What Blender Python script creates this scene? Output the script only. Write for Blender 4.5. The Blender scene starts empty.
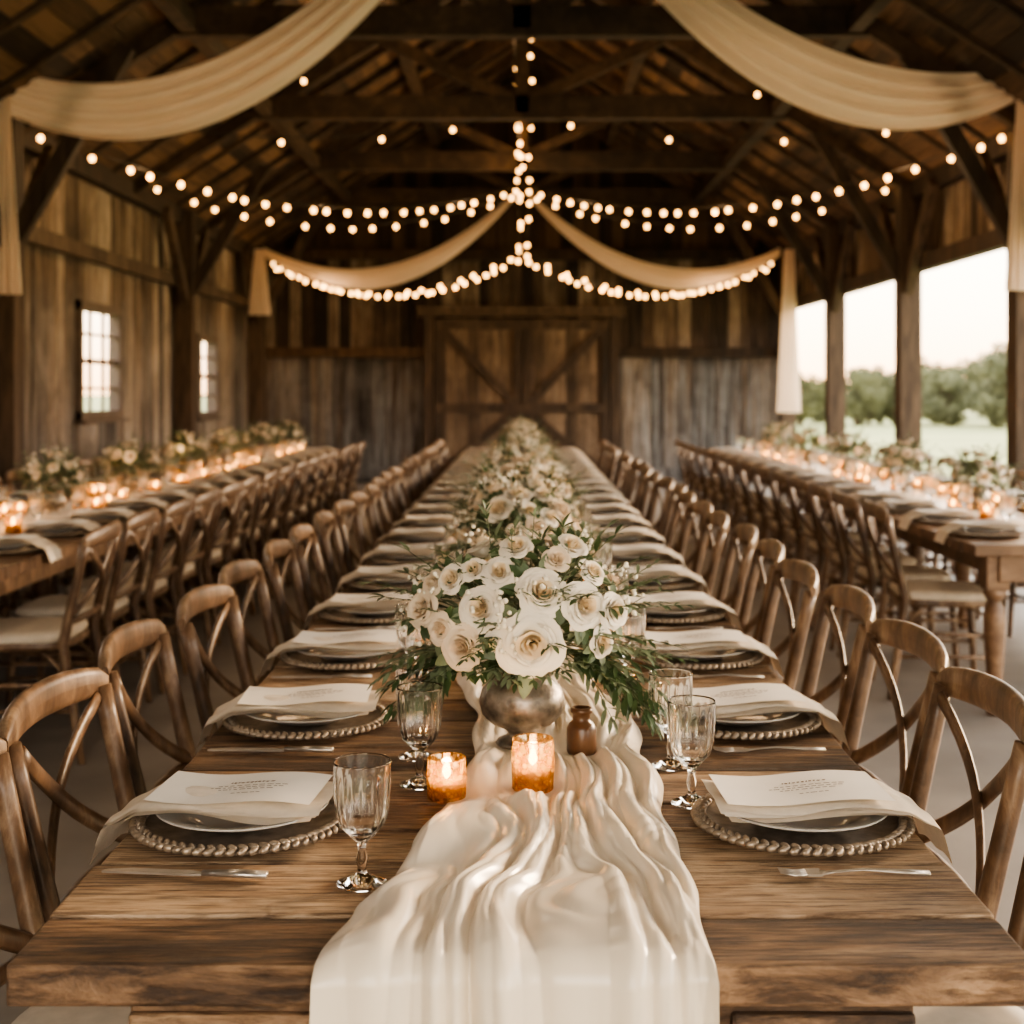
import bpy, math, random
from mathutils import Vector, Matrix, noise
R = random.Random(7)
sc = bpy.context.scene
COL = sc.collection
try:
    sc.view_settings.look='AgX - Medium High Contrast'
except Exception as e: print(e)

# ------------------------------------------------------------ mesh builder
class MB:
    def __init__(s): s.v=[]; s.f=[]; s.m=[]; s.sm=[]
    def add(s, vs, fs, mat=0, smooth=False, M=None):
        o=len(s.v)
        if M is not None: vs=[M@Vector(p) for p in vs]
        s.v.extend([tuple(p) for p in vs])
        for f in fs:
            s.f.append(tuple(i+o for i in f)); s.m.append(mat); s.sm.append(smooth)
    def box(s, c, d, mat=0, M=None, rz=0):
        x,y,z=d[0]/2,d[1]/2,d[2]/2
        vs=[Vector((a*x,b*y,e*z)) for a in(-1,1) for b in(-1,1) for e in(-1,1)]
        if rz:
            r=Matrix.Rotation(rz,3,'Z'); vs=[r@v for v in vs]
        vs=[v+Vector(c) for v in vs]
        s.add(vs,[(0,1,3,2),(4,6,7,5),(0,4,5,1),(2,3,7,6),(0,2,6,4),(1,5,7,3)],mat,False,M)
    def beam(s,p,q,w,h,mat=0,up=(0,0,1)):
        p=Vector(p);q=Vector(q);t=(q-p).normalized();u=Vector(up)
        if abs(t.dot(u))>.98: u=Vector((0,1,0))
        a=t.cross(u).normalized()*w/2; b=a.cross(t).normalized()*h/2
        vs=[]
        for e in(p,q):
            vs+= [e-a-b,e+a-b,e+a+b,e-a+b]
        s.add(vs,[(0,1,2,3),(7,6,5,4),(0,4,5,1),(1,5,6,2),(2,6,7,3),(3,7,4,0)],mat)
    def tube(s,pts,rad,seg=8,mat=0,flat=1.0,up=(0,0,1),M=None):
        pts=[Vector(p) for p in pts]; n=len(pts)
        if not hasattr(rad,'__len__'): rad=[rad]*n
        vs=[];fs=[]
        for i,p in enumerate(pts):
            t=(pts[min(i+1,n-1)]-pts[max(i-1,0)]).normalized()
            u=Vector(up)
            if abs(t.dot(u))>.97: u=Vector((0,1,0)) if abs(t.y)<.9 else Vector((1,0,0))
            a=t.cross(u).normalized(); b=a.cross(t).normalized()
            for k in range(seg):
                th=2*math.pi*k/seg
                vs.append(p+a*math.cos(th)*rad[i]+b*math.sin(th)*rad[i]*flat)
        for i in range(n-1):
            for k in range(seg):
                k2=(k+1)%seg
                fs.append((i*seg+k,i*seg+k2,(i+1)*seg+k2,(i+1)*seg+k))
        fs.append(tuple(range(seg))[::-1]); fs.append(tuple((n-1)*seg+k for k in range(seg)))
        s.add(vs,fs,mat,True,M)
    def lathe(s,prof,seg=32,mat=0,M=None,ridge=None,c=(0,0,0)):
        vs=[];fs=[];n=len(prof)
        for i,(r,z) in enumerate(prof):
            for k in range(seg):
                th=2*math.pi*k/seg; rr=r
                if ridge: rr=r+ridge(i,th)
                vs.append((c[0]+rr*math.cos(th),c[1]+rr*math.sin(th),c[2]+z))
        for i in range(n-1):
            for k in range(seg):
                k2=(k+1)%seg
                fs.append((i*seg+k,i*seg+k2,(i+1)*seg+k2,(i+1)*seg+k))
        s.add(vs,fs,mat,True,M)
    def ball(s,c,r,mat=0,seg=8,rings=5,sz=1.0,M=None):
        pr=[(max(1e-5,math.sin(math.pi*i/rings))*r,-math.cos(math.pi*i/rings)*r*sz) for i in range(rings+1)]
        s.lathe(pr,seg,mat,M,None,c)
    def grid(s,P,mat=0,smooth=True,M=None):
        ny=len(P);nx=len(P[0])
        vs=[p for row in P for p in row]
        fs=[(j*nx+i,j*nx+i+1,(j+1)*nx+i+1,(j+1)*nx+i) for j in range(ny-1) for i in range(nx-1)]
        s.add(vs,fs,mat,smooth,M)
    def mesh(s,name,mats):
        me=bpy.data.meshes.new(name); me.from_pydata(s.v,[],s.f); me.validate(clean_customdata=False)
        for m in mats: me.materials.append(m)
        if len(me.polygons)==len(s.f):
            me.polygons.foreach_set('material_index',s.m); me.polygons.foreach_set('use_smooth',s.sm)
        me.update(); return me
    def obj(s,name,mats,loc=(0,0,0),rz=0):
        return place(name,s.mesh(name,mats),loc,rz)
def place(name,me,loc=(0,0,0),rz=0,scale=None,parent=None):
    o=bpy.data.objects.new(name,me); COL.objects.link(o); o.location=loc; o.rotation_euler=(0,0,rz)
    if scale: o.scale=(scale,)*3
    if parent: o.parent=parent
    return o
def bevel(o,w=.003,seg=2):
    b=o.modifiers.new('bevel','BEVEL'); b.width=w; b.segments=seg; b.limit_method='ANGLE'; return o

# ------------------------------------------------------------ materials
def newmat(name):
    m=bpy.data.materials.new(name); m.use_nodes=True
    nt=m.node_tree; return m,nt,nt.nodes['Principled BSDF']
def N(nt,t,**k):
    n=nt.nodes.new(t)
    for a,b in k.items(): setattr(n,a,b)
    return n
def simple(name,col,rough=.6,metal=0,var=.12,nscale=8,bump=0,sheen=0,trans=0,**inp):
    m,nt,b=newmat(name)
    tc=N(nt,'ShaderNodeTexCoord'); no=N(nt,'ShaderNodeTexNoise'); no.inputs['Scale'].default_value=nscale; no.inputs['Detail'].default_value=5
    nt.links.new(tc.outputs['Object'],no.inputs['Vector'])
    r=N(nt,'ShaderNodeValToRGB'); r.color_ramp.elements[0].position=.3; r.color_ramp.elements[1].position=.7
    r.color_ramp.elements[0].color=tuple(c*(1-var) for c in col)+(1,); r.color_ramp.elements[1].color=tuple(min(1,c*(1+var)) for c in col)+(1,)
    nt.links.new(no.outputs['Fac'],r.inputs['Fac']); nt.links.new(r.outputs['Color'],b.inputs['Base Color'])
    b.inputs['Roughness'].default_value=rough; b.inputs['Metallic'].default_value=metal
    if sheen: b.inputs['Sheen Weight'].default_value=sheen
    if bump:
        bp=N(nt,'ShaderNodeBump'); bp.inputs['Strength'].default_value=bump; bp.inputs['Distance'].default_value=.005
        nt.links.new(no.outputs['Fac'],bp.inputs['Height']); nt.links.new(bp.outputs['Normal'],b.inputs['Normal'])
    if trans:
        tr=N(nt,'ShaderNodeBsdfTranslucent'); nt.links.new(r.outputs['Color'],tr.inputs['Color'])
        mx=N(nt,'ShaderNodeMixShader'); mx.inputs[0].default_value=trans
        nt.links.new(b.outputs[0],mx.inputs[1]); nt.links.new(tr.outputs[0],mx.inputs[2]); nt.links.new(mx.outputs[0],nt.nodes['Material Output'].inputs['Surface'])
    for k,v in inp.items(): b.inputs[k.replace('_',' ')].default_value=v
    return m
def wood(name,cols,stretch=(1,1,1),scale=6,rough=.6,island=.5,bump=.4,knots=False,patch=None,dist=.004,spec=.5,p0=.33,p1=.72,stain=0,grain=None,gscale=6):
    m,nt,b=newmat(name); L=nt.links.new
    tc=N(nt,'ShaderNodeTexCoord'); mp=N(nt,'ShaderNodeMapping'); mp.inputs['Scale'].default_value=stretch
    L(tc.outputs['Object'],mp.inputs['Vector'])
    geo=N(nt,'ShaderNodeNewGeometry')
    add=N(nt,'ShaderNodeVectorMath',operation='ADD')
    mul=N(nt,'ShaderNodeMath',operation='MULTIPLY'); mul.inputs[1].default_value=37.0
    L(geo.outputs['Random Per Island'],mul.inputs[0]); L(mp.outputs['Vector'],add.inputs[0]); L(mul.outputs[0],add.inputs[1])
    n1=N(nt,'ShaderNodeTexNoise'); n1.inputs['Scale'].default_value=scale; n1.inputs['Detail'].default_value=9; n1.inputs['Roughness'].default_value=.68; n1.inputs['Distortion'].default_value=.7
    L(add.outputs[0],n1.inputs['Vector'])
    n2=N(nt,'ShaderNodeTexNoise'); n2.inputs['Scale'].default_value=scale*.25; n2.inputs['Detail'].default_value=3
    L(add.outputs[0],n2.inputs['Vector'])
    ma=N(nt,'ShaderNodeMath',operation='MULTIPLY_ADD'); ma.inputs[1].default_value=.6
    L(n1.outputs['Fac'],ma.inputs[0])
    m2=N(nt,'ShaderNodeMath',operation='MULTIPLY'); m2.inputs[1].default_value=.45; L(n2.outputs['Fac'],m2.inputs[0]); L(m2.outputs[0],ma.inputs[2])
    m3=N(nt,'ShaderNodeMath',operation='MULTIPLY_ADD'); m3.inputs[1].default_value=island*.35; m3.inputs[2].default_value=-island*.175
    L(geo.outputs['Random Per Island'],m3.inputs[0])
    a2=N(nt,'ShaderNodeMath',operation='ADD'); L(ma.outputs[0],a2.inputs[0]); L(m3.outputs[0],a2.inputs[1])
    r=N(nt,'ShaderNodeValToRGB'); cr=r.color_ramp
    cr.elements[0].position=p0; cr.elements[0].color=tuple(cols[0])+(1,)
    cr.elements[1].position=p1; cr.elements[1].color=tuple(cols[-1])+(1,)
    for i,c in enumerate(cols[1:-1]):
        e=cr.elements.new(p0+(p1-p0)*(i+1)/(len(cols)-1)); e.color=tuple(c)+(1,)
    L(a2.outputs[0],r.inputs['Fac']); out=r.outputs['Color']
    gh=None
    def multiply(out,vec,scl,det,lo,hi,dark,fac,dst=.3):
        n=N(nt,'ShaderNodeTexNoise'); n.inputs['Scale'].default_value=scl; n.inputs['Detail'].default_value=det; n.inputs['Distortion'].default_value=dst; n.inputs['Roughness'].default_value=.65; L(vec,n.inputs['Vector'])
        q=N(nt,'ShaderNodeValToRGB'); q.color_ramp.elements[0].position=lo; q.color_ramp.elements[0].color=tuple(dark)+(1,); q.color_ramp.elements[1].position=hi; q.color_ramp.elements[1].color=(1,1,1,1)
        L(n.outputs['Fac'],q.inputs['Fac'])
        mx=N(nt,'ShaderNodeMix',data_type='RGBA',blend_type='MULTIPLY'); mx.inputs[0].default_value=fac
        L(out,mx.inputs[6]); L(q.outputs['Color'],mx.inputs[7]); return mx.outputs[2],q.outputs['Color']
    if patch:
        sx=N(nt,'ShaderNodeSeparateXYZ'); L(tc.outputs['Object'],sx.inputs[0])
        mr=N(nt,'ShaderNodeMapRange'); mr.inputs[1].default_value=patch[1]+.1; mr.inputs[2].default_value=patch[1]-.25; L(sx.outputs['Z'],mr.inputs[0])
        mp3=N(nt,'ShaderNodeMapping'); mp3.inputs['Scale'].default_value=(1.5,1.5,1.6); L(add.outputs[0],mp3.inputs['Vector'])
        n3=N(nt,'ShaderNodeTexNoise'); n3.inputs['Scale'].default_value=.9; n3.inputs['Detail'].default_value=9; n3.inputs['Roughness'].default_value=.7; L(mp3.outputs['Vector'],n3.inputs['Vector'])
        r3=N(nt,'ShaderNodeMapRange'); r3.inputs[1].default_value=.38; r3.inputs[2].default_value=.62; L(n3.outputs['Fac'],r3.inputs[0])
        mm=N(nt,'ShaderNodeMath',operation='MULTIPLY'); L(mr.outputs[0],mm.inputs[0]); L(r3.outputs[0],mm.inputs[1])
        mm2=N(nt,'ShaderNodeMath',operation='MULTIPLY'); mm2.inputs[1].default_value=patch[2]; L(mm.outputs[0],mm2.inputs[0])
        mx=N(nt,'ShaderNodeMix',data_type='RGBA'); L(mm2.outputs[0],mx.inputs[0]); L(out,mx.inputs[6]); mx.inputs[7].default_value=tuple(patch[0])+(1,); out=mx.outputs[2]
    if knots:
        v=N(nt,'ShaderNodeTexVoronoi'); v.inputs['Scale'].default_value=2.6
        nk=N(nt,'ShaderNodeTexNoise'); nk.inputs['Scale'].default_value=9; L(tc.outputs['Object'],nk.inputs['Vector'])
        mk=N(nt,'ShaderNodeMapping'); mk.inputs['Scale'].default_value=(.7,1.6,1); L(tc.outputs['Object'],mk.inputs['Vector'])
        vm=N(nt,'ShaderNodeVectorMath',operation='MULTIPLY_ADD'); vm.inputs[1].default_value=(.12,.12,.12); L(nk.outputs['Color'],vm.inputs[0]); L(mk.outputs['Vector'],vm.inputs[2]); L(vm.outputs[0],v.inputs['Vector'])
        kr=N(nt,'ShaderNodeValToRGB'); kr.color_ramp.elements[0].position=.02; kr.color_ramp.elements[0].color=(.12,.08,.06,1); kr.color_ramp.elements[1].position=.13; kr.color_ramp.elements[1].color=(1,1,1,1)
        L(v.outputs['Distance'],kr.inputs['Fac'])
        mx=N(nt,'ShaderNodeMix',data_type='RGBA',blend_type='MULTIPLY'); mx.inputs[0].default_value=.9
        L(out,mx.inputs[6]); L(kr.outputs['Color'],mx.inputs[7]); out=mx.outputs[2]
    if grain:
        mq=N(nt,'ShaderNodeMapping'); mq.inputs['Scale'].default_value=grain; L(add.outputs[0],mq.inputs['Vector'])
        out,gh=multiply(out,mq.outputs['Vector'],gscale,8,.39,.53,(.24,.20,.165),.92)
    if stain: out,_=multiply(out,tc.outputs['Object'],stain,8,.34,.60,(.38,.35,.33),.8,.6)
    L(out,b.inputs['Base Color']); b.inputs['Roughness'].default_value=rough; b.inputs['Specular IOR Level'].default_value=spec
    bp=N(nt,'ShaderNodeBump'); bp.inputs['Strength'].default_value=bump; bp.inputs['Distance'].default_value=dist
    L(n1.outputs['Fac'],bp.inputs['Height']); nrm=bp.outputs['Normal']
    if gh is not None:
        b2=N(nt,'ShaderNodeBump'); b2.inputs['Strength'].default_value=.6; b2.inputs['Distance'].default_value=.002
        L(gh,b2.inputs['Height']); L(nrm,b2.inputs['Normal']); nrm=b2.outputs['Normal']
    L(nrm,b.inputs['Normal'])
    return m
def emis(name,col,st):
    m,nt,b=newmat(name); b.inputs['Base Color'].default_value=tuple(col)+(1,); b.inputs['Emission Color'].default_value=tuple(col)+(1,); b.inputs['Emission Strength'].default_value=st; return m

M_table=wood('table_oak',[(.09,.05,.027),(.29,.17,.092),(.50,.32,.185),(.66,.47,.30)],(1.1,7,3),5,rough=.5,island=1.0,bump=1.0,knots=True,dist=.010,p0=.36,p1=.68,stain=3.2,grain=(2.0,6,3),gscale=5)
M_table2=wood('side_table_oak',[(.06,.034,.018),(.16,.09,.05),(.31,.19,.11)],(.9,7,3),5,rough=.4,island=.5,bump=.3)
M_chair=wood('chair_wood',[(.045,.025,.014),(.18,.105,.06),(.47,.335,.215)],(3,3,1.2),7,rough=.38,island=.3,bump=.3,dist=.002,stain=9)
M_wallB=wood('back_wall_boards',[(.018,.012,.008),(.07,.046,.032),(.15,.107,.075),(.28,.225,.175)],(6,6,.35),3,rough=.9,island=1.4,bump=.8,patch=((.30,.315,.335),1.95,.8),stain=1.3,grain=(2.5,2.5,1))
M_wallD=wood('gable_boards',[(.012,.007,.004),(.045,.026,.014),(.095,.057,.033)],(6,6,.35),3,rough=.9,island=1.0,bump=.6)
M_wallL=wood('side_wall_boards',[(.055,.038,.026),(.16,.11,.075),(.31,.235,.17),(.50,.41,.32)],(6,6,.35),3,rough=.85,island=1.4,bump=.8,patch=((.38,.37,.36),2.4,.6),stain=1.5,grain=(2.5,2.5,1))
M_door=wood('door_boards',[(.045,.03,.021),(.14,.098,.067),(.27,.20,.145)],(6,6,.35),3,rough=.85,island=1.0,bump=.8,stain=1.8,grain=(2.5,2.5,1))
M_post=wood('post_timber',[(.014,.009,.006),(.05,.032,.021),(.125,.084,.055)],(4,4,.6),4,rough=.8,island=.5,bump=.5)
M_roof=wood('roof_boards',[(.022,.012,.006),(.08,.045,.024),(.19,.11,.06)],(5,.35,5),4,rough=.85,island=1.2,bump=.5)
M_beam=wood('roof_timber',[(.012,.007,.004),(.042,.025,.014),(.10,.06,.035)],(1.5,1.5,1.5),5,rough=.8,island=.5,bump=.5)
M_floor=simple('concrete_floor',(.26,.235,.21),.5,var=.25,nscale=1.7,bump=.15)
M_grass=simple('meadow_grass',(.34,.35,.15),.95,var=.2,nscale=.25)
M_cream=simple('ivory_satin',(.82,.71,.56),.25,var=.02,nscale=4,sheen=.1)
M_drape=simple('drape_chiffon',(.92,.79,.66),.8,var=.03,nscale=3,trans=.35)
M_cush=simple('seat_linen',(.66,.58,.47),.9,var=.08,nscale=30)
M_plate=simple('glazed_stoneware',(.50,.48,.45),.18,var=.05,nscale=6)
M_charger=simple('antique_silver',(.25,.205,.165),.42,metal=.4,var=.4,nscale=40,bump=.2)
M_bead=simple('braided_rim',(.33,.265,.20),.42,metal=.55,var=.45,nscale=60)
M_napkin=simple('napkin_linen',(.80,.71,.59),.85,var=.05,nscale=60,bump=.2)
M_card=simple('card_stock',(.89,.84,.76),.7,var=.02,nscale=20)
M_ink=simple('brown_ink',(.16,.10,.06),.8)
M_steel=simple('cutlery_steel',(.50,.46,.41),.3,metal=.85,var=.25,nscale=20)
M_pewter=simple('hammered_pewter',(.30,.26,.215),.42,metal=.7,var=.7,nscale=35,bump=.6)
M_rose=simple('rose_petals',(.83,.755,.64),.6,var=.04,nscale=14,trans=.08)
M_heart=simple('rose_heart',(.82,.68,.48),.6,var=.06,nscale=14,trans=.08)
M_rose2=simple('champagne_petals',(.76,.63,.48),.6,var=.10,nscale=14,trans=.08)
M_white=simple('filler_blossom',(.80,.74,.62),.6,var=.05)
M_leafA=simple('leaf_dark',(.055,.09,.035),.42,var=.4,nscale=20,trans=.12)
M_leafB=simple('leaf_sage',(.16,.20,.12),.5,var=.3,nscale=20,trans=.12)
M_stem=simple('stem_green',(.08,.10,.04),.6)
M_wax=simple('candle_wax',(.95,.82,.6),.5,var=.03,trans=.3)
M_flame=emis('candle_flame',(1,.62,.24),110)
M_bulb=emis('bulb_glow',(1,.50,.15),14)
M_wire=simple('bulb_wire',(.02,.015,.01),.6)
M_tree=simple('tree_foliage',(.14,.145,.075),.9,var=.4,nscale=.6,trans=.2)
M_bark=simple('tree_bark',(.10,.07,.05),.9)
M_brown=simple('amber_bottle',(.12,.06,.03),.3,var=.4,nscale=30)
M_frame=simple('window_frame_paint',(.12,.09,.07),.7,var=.2)
def glassmat():
    m,nt,b=newmat('pressed_glass'); b.inputs['Base Color'].default_value=(1,.99,.97,1); b.inputs['Roughness'].default_value=.02
    b.inputs['Transmission Weight'].default_value=1; b.inputs['IOR'].default_value=1.45
    return m
M_glass=glassmat()
def votivemat():
    m,nt,b=newmat('amber_votive_glass'); L=nt.links.new
    tc=N(nt,'ShaderNodeTexCoord'); v=N(nt,'ShaderNodeTexVoronoi'); v.inputs['Scale'].default_value=110; L(tc.outputs['Object'],v.inputs['Vector'])
    r=N(nt,'ShaderNodeValToRGB'); r.color_ramp.elements[0].color=(1,.76,.38,1); r.color_ramp.elements[1].color=(.46,.26,.10,1); r.color_ramp.elements[1].position=.6
    L(v.outputs['Distance'],r.inputs['Fac'])
    tr=N(nt,'ShaderNodeBsdfTranslucent'); L(r.outputs['Color'],tr.inputs['Color'])
    tp=N(nt,'ShaderNodeBsdfTransparent'); tp.inputs['Color'].default_value=(1,.82,.52,1)
    gl=N(nt,'ShaderNodeBsdfGlossy'); gl.inputs['Roughness'].default_value=.12; gl.inputs['Color'].default_value=(.9,.75,.5,1)
    m1=N(nt,'ShaderNodeMixShader'); m1.inputs[0].default_value=.5; L(tr.outputs[0],m1.inputs[1]); L(tp.outputs[0],m1.inputs[2])
    m2=N(nt,'ShaderNodeMixShader'); m2.inputs[0].default_value=.2; L(m1.outputs[0],m2.inputs[1]); L(gl.outputs[0],m2.inputs[2])
    L(m2.outputs[0],nt.nodes['Material Output'].inputs['Surface']); return m
M_votive=votivemat()
def panemat():
    m,nt,b=newmat('window_glass'); L=nt.links.new
    tp=N(nt,'ShaderNodeBsdfTransparent'); gl=N(nt,'ShaderNodeBsdfGlossy'); gl.inputs['Roughness'].default_value=.05
    mx=N(nt,'ShaderNodeMixShader'); mx.inputs[0].default_value=.06; L(tp.outputs[0],mx.inputs[1]); L(gl.outputs[0],mx.inputs[2])
    L(mx.outputs[0],nt.nodes['Material Output'].inputs['Surface']); return m
M_pane=panemat()

# ------------------------------------------------------------ dimensions
TZ=.76; CAMZ=1.424
Y0,Y1=-2.5,20.5; XW=4.1; EAVE=3.55; RIDGE=6.2
SL=(RIDGE-EAVE)/4.0

# ------------------------------------------------------------ shell
b=MB(); b.box((0,(Y0+Y1)/2,-.05),(8.5,Y1-Y0+.3,.1)); b.obj('floor',[M_floor])
b=MB()
b.grid([[(x,y,-.06+0.02*math.sin(x*.2)*math.cos(y*.13)) for x in range(-160,161,20)] for y in range(-80,401,20)]); b.obj('ground_meadow',[M_grass])

def boards(b,a0,a1,zf0,zf1,place,wd=.2,gap=.008,holes=(),th=.03,mat=0,jit=.016):
    a=a0
    while a<a1-.02:
        w=min(wd*R.uniform(.75,1.2),a1-a); c=a+w/2; z0=zf0(c); z1=zf1(c); off=R.uniform(0,jit)
        spans=[(z0,z1)]
        for (h0,h1,hz0,hz1) in holes:
            if a+w>h0+.01 and a<h1-.01: spans=[(z0,hz0),(hz1,z1)]
        for (p,q) in spans:
            if q-p>.02: place(b,c,w-gap,p,q,off,th,mat)
        a+=w
def putX(b,c,w,p,q,off,th,mat): b.box((c,Y1+.1+off,(p+q)/2),(w,th,q-p),mat)
def putF(b,c,w,p,q,off,th,mat): b.box((c,Y0-.1-off,(p+q)/2),(w,th,q-p),mat)
def mkY(x,sgn):
    def f(b,c,w,p,q,off,th,mat): b.box((x+sgn*off,c,(p+q)/2),(th,w,q-p),mat)
    return f
b=MB()
boards(b,-4.15,4.15,lambda c:0,lambda c:2.0,putX)
boards(b,-4.15,4.15,lambda c:2.0,lambda c:3.5,putX)
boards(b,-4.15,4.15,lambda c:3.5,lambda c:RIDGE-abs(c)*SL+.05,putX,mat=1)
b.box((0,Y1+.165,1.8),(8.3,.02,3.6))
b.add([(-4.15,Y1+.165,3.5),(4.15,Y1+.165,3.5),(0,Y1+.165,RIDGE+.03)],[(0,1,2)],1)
b.box((0,Y1+.03,.15),(8.1,.08,.16))
for z in (2.0,3.5): 
    for sx in(-1,1):
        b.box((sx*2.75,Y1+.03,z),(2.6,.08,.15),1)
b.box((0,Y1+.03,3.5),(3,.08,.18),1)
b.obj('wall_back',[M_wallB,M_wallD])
b=MB()
boards(b,-4.15,4.15,lambda c:0,lambda c:RIDGE-abs(c)*SL+.05,putF,holes=[(-1.7,1.7,0.0,2.9)])
b.obj('wall_front_blocker',[M_wallL])  # unseen front wall, added to cut sky light from behind the camera
wins=[(12.5,13.7,1.18,2.22),(17.0,18.05,1.1,2.1),(6.2,7.4,1.18,2.22),(1.0,2.2,1.18,2.22)]
b=MB()
boards(b,Y0,Y1+.1,lambda c:0,lambda c:3.6,mkY(-XW-.06,-1),holes=wins)
for z in (.12,2.72):
    b.beam((-XW,Y0,z),(-XW,Y1,z),.09,.14,1)
b.beam((-XW,Y0,3.5),(-XW,Y1,3.5),.16,.2,1)
b.obj('wall_left',[M_wallL,M_post])
b=MB()
boards(b,Y0,Y1+.1,lambda c:2.66,lambda c:3.6,mkY(XW+.06,1))
b.beam((XW,Y0,3.5),(XW,Y1,3.5),.16,.2,1)
b.beam((XW,Y0,2.72),(XW,Y1,2.72),.12,.16,1)
b.obj('wall_right',[M_wallL,M_post])
for i,(a0,a1,z0,z1) in enumerate(wins):
    b=MB(); x=-XW-.06; yc=(a0+a1)/2; zc=(z0+z1)/2; w=a1-a0; h=z1-z0
    for yy in (a0,a1): b.box((x,yy,zc),(.12,.08,h+.08))
    for zz in (z0,z1): b.box((x+.005,yc,zz),(.13,w+.08,.08))
    for k in (1,2): b.box((x,a0+w*k/3,zc),(.03,.025,h))
    for k in (1,2,3): b.box((x,yc,z0+h*k/4),(.03,w,.025 if k!=2 else .05))
    b.box((x-.01,yc,zc),(.004,w,h),1)
    b.box((x+.07,yc,z0-.06),(.12,w+.2,.03))
    b.obj('window_%d'%(i+1),[M_frame,M_pane])
for i,sx in enumerate((-1,1)):
    b=MB(); x0=.01; w=1.32; h=2.5; y=Y1-.06
    k=0
    while x0+k*.165<w: 
        b.box((sx*(x0+k*.165+.08),y+.03+R.uniform(-.004,.004),h/2),(.158,.03,h)); k+=1
    for xx in (.07,w-.05): b.box((sx*xx,y-.01,h/2),(.12,.04,h),1)
    for zz in (.08,1.15,h-.08): b.box((sx*w/2,y-.015,zz),(w,.045,.14),1)
    b.beam((sx*(w-.08),y-.012,h-.12),(sx*.1,y-.012,1.2),.04,.12,1)
    b.beam((sx*.1,y-.012,1.1),(sx*(w-.08),y-.012,.14),.04,.12,1)
    b.obj('door_%d'%(i+1),[M_door,M_post])
b=MB()
for sx in(-1,1): b.box((sx*1.42,Y1-.02,1.3),(.14,.12,2.6))
b.box((0,Y1-.02,2.62),(3.2,.14,.16)); b.box((0,Y1-.1,2.56),(3.1,.03,.04))
b.obj('trim_1',[M_post])

def post(x,y,sgn,ext=True):
    b=MB(); b.box((0,0,1.78),(.22,.22,3.56)); b.box((0,0,.02),(.3,.3,.04))
    for d in (-1,1):
        if Y0<y+d*.9<Y1-.05: b.beam((-sgn*.02,d*.06,2.45),(-sgn*.02,d*.95,3.45),.09,.13)
    b.beam((-sgn*.08,0,2.6),(-sgn*.95,0,3.6+.75*SL),.1,.13)
    return b.obj('timber_post',[M_post],(x,y,0))
TR=[0.95,4.2,7.45,10.7,13.95,17.2,20.3]
for y in TR: post(4.02,y,1)
for y in (-.2,5.2,10.42,16.0,20.3): post(-4.02,y,-1)
for y in TR+[-2.3]:
    b=MB()
    for sx in(-1,1):
        b.beam((sx*4.1,y,EAVE-.02),(0,y,RIDGE-.12),.12,.2)
        b.beam((sx*2.75,y,4.36),(sx*0.0,y,4.36),.14,.24)
        b.beam((0,y,4.4),(sx*1.5,y,5.1),.1,.12)
    b.beam((0,y,4.3),(0,y,RIDGE-.1),.14,.14,up=(0,1,0))
    b.obj('roof_truss',[M_beam])
b=MB()
y=Y0+.3
while y<Y1:
    for sx in(-1,1): b.beam((sx*4.35,y,EAVE-.13),(0,y,RIDGE-.02),.07,.12)
    y+=.81
b.beam((0,Y0,RIDGE-.12),(0,Y1,RIDGE-.12),.08,.24)
for sx in(-1,1):
    for t in (.33,.66): b.beam((sx*4*t,Y0,RIDGE-4*t*SL-.12),(sx*4*t,Y1,RIDGE-4*t*SL-.12),.12,.14)
b.obj('roof_rafters',[M_beam])
b=MB()
nrm=math.sqrt(1+SL*SL)
for sx in(-1,1):
    u=0
    while True:
        w=.22; xc=u/nrm+.11/nrm
        if xc>4.55: break
        y=Y0-.2
        while y<Y1+.3:
            ln=min(R.uniform(2,4.5),Y1+.3-y)
            b.beam((sx*xc,y,RIDGE+.07-xc*SL),(sx*xc,y+ln-.01,RIDGE+.07-xc*SL),w-.006,.03,up=(sx*SL,0,1))
            y+=ln
        u+=w
for sx in (-1,1): b.beam((sx*.0,(Y0+Y1)/2,RIDGE+.12),(sx*4.6,(Y0+Y1)/2,RIDGE+.12-4.6*SL),Y1-Y0+.5,.02,up=(sx*SL,0,1)) 
b.obj('ceiling',[M_roof])

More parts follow.
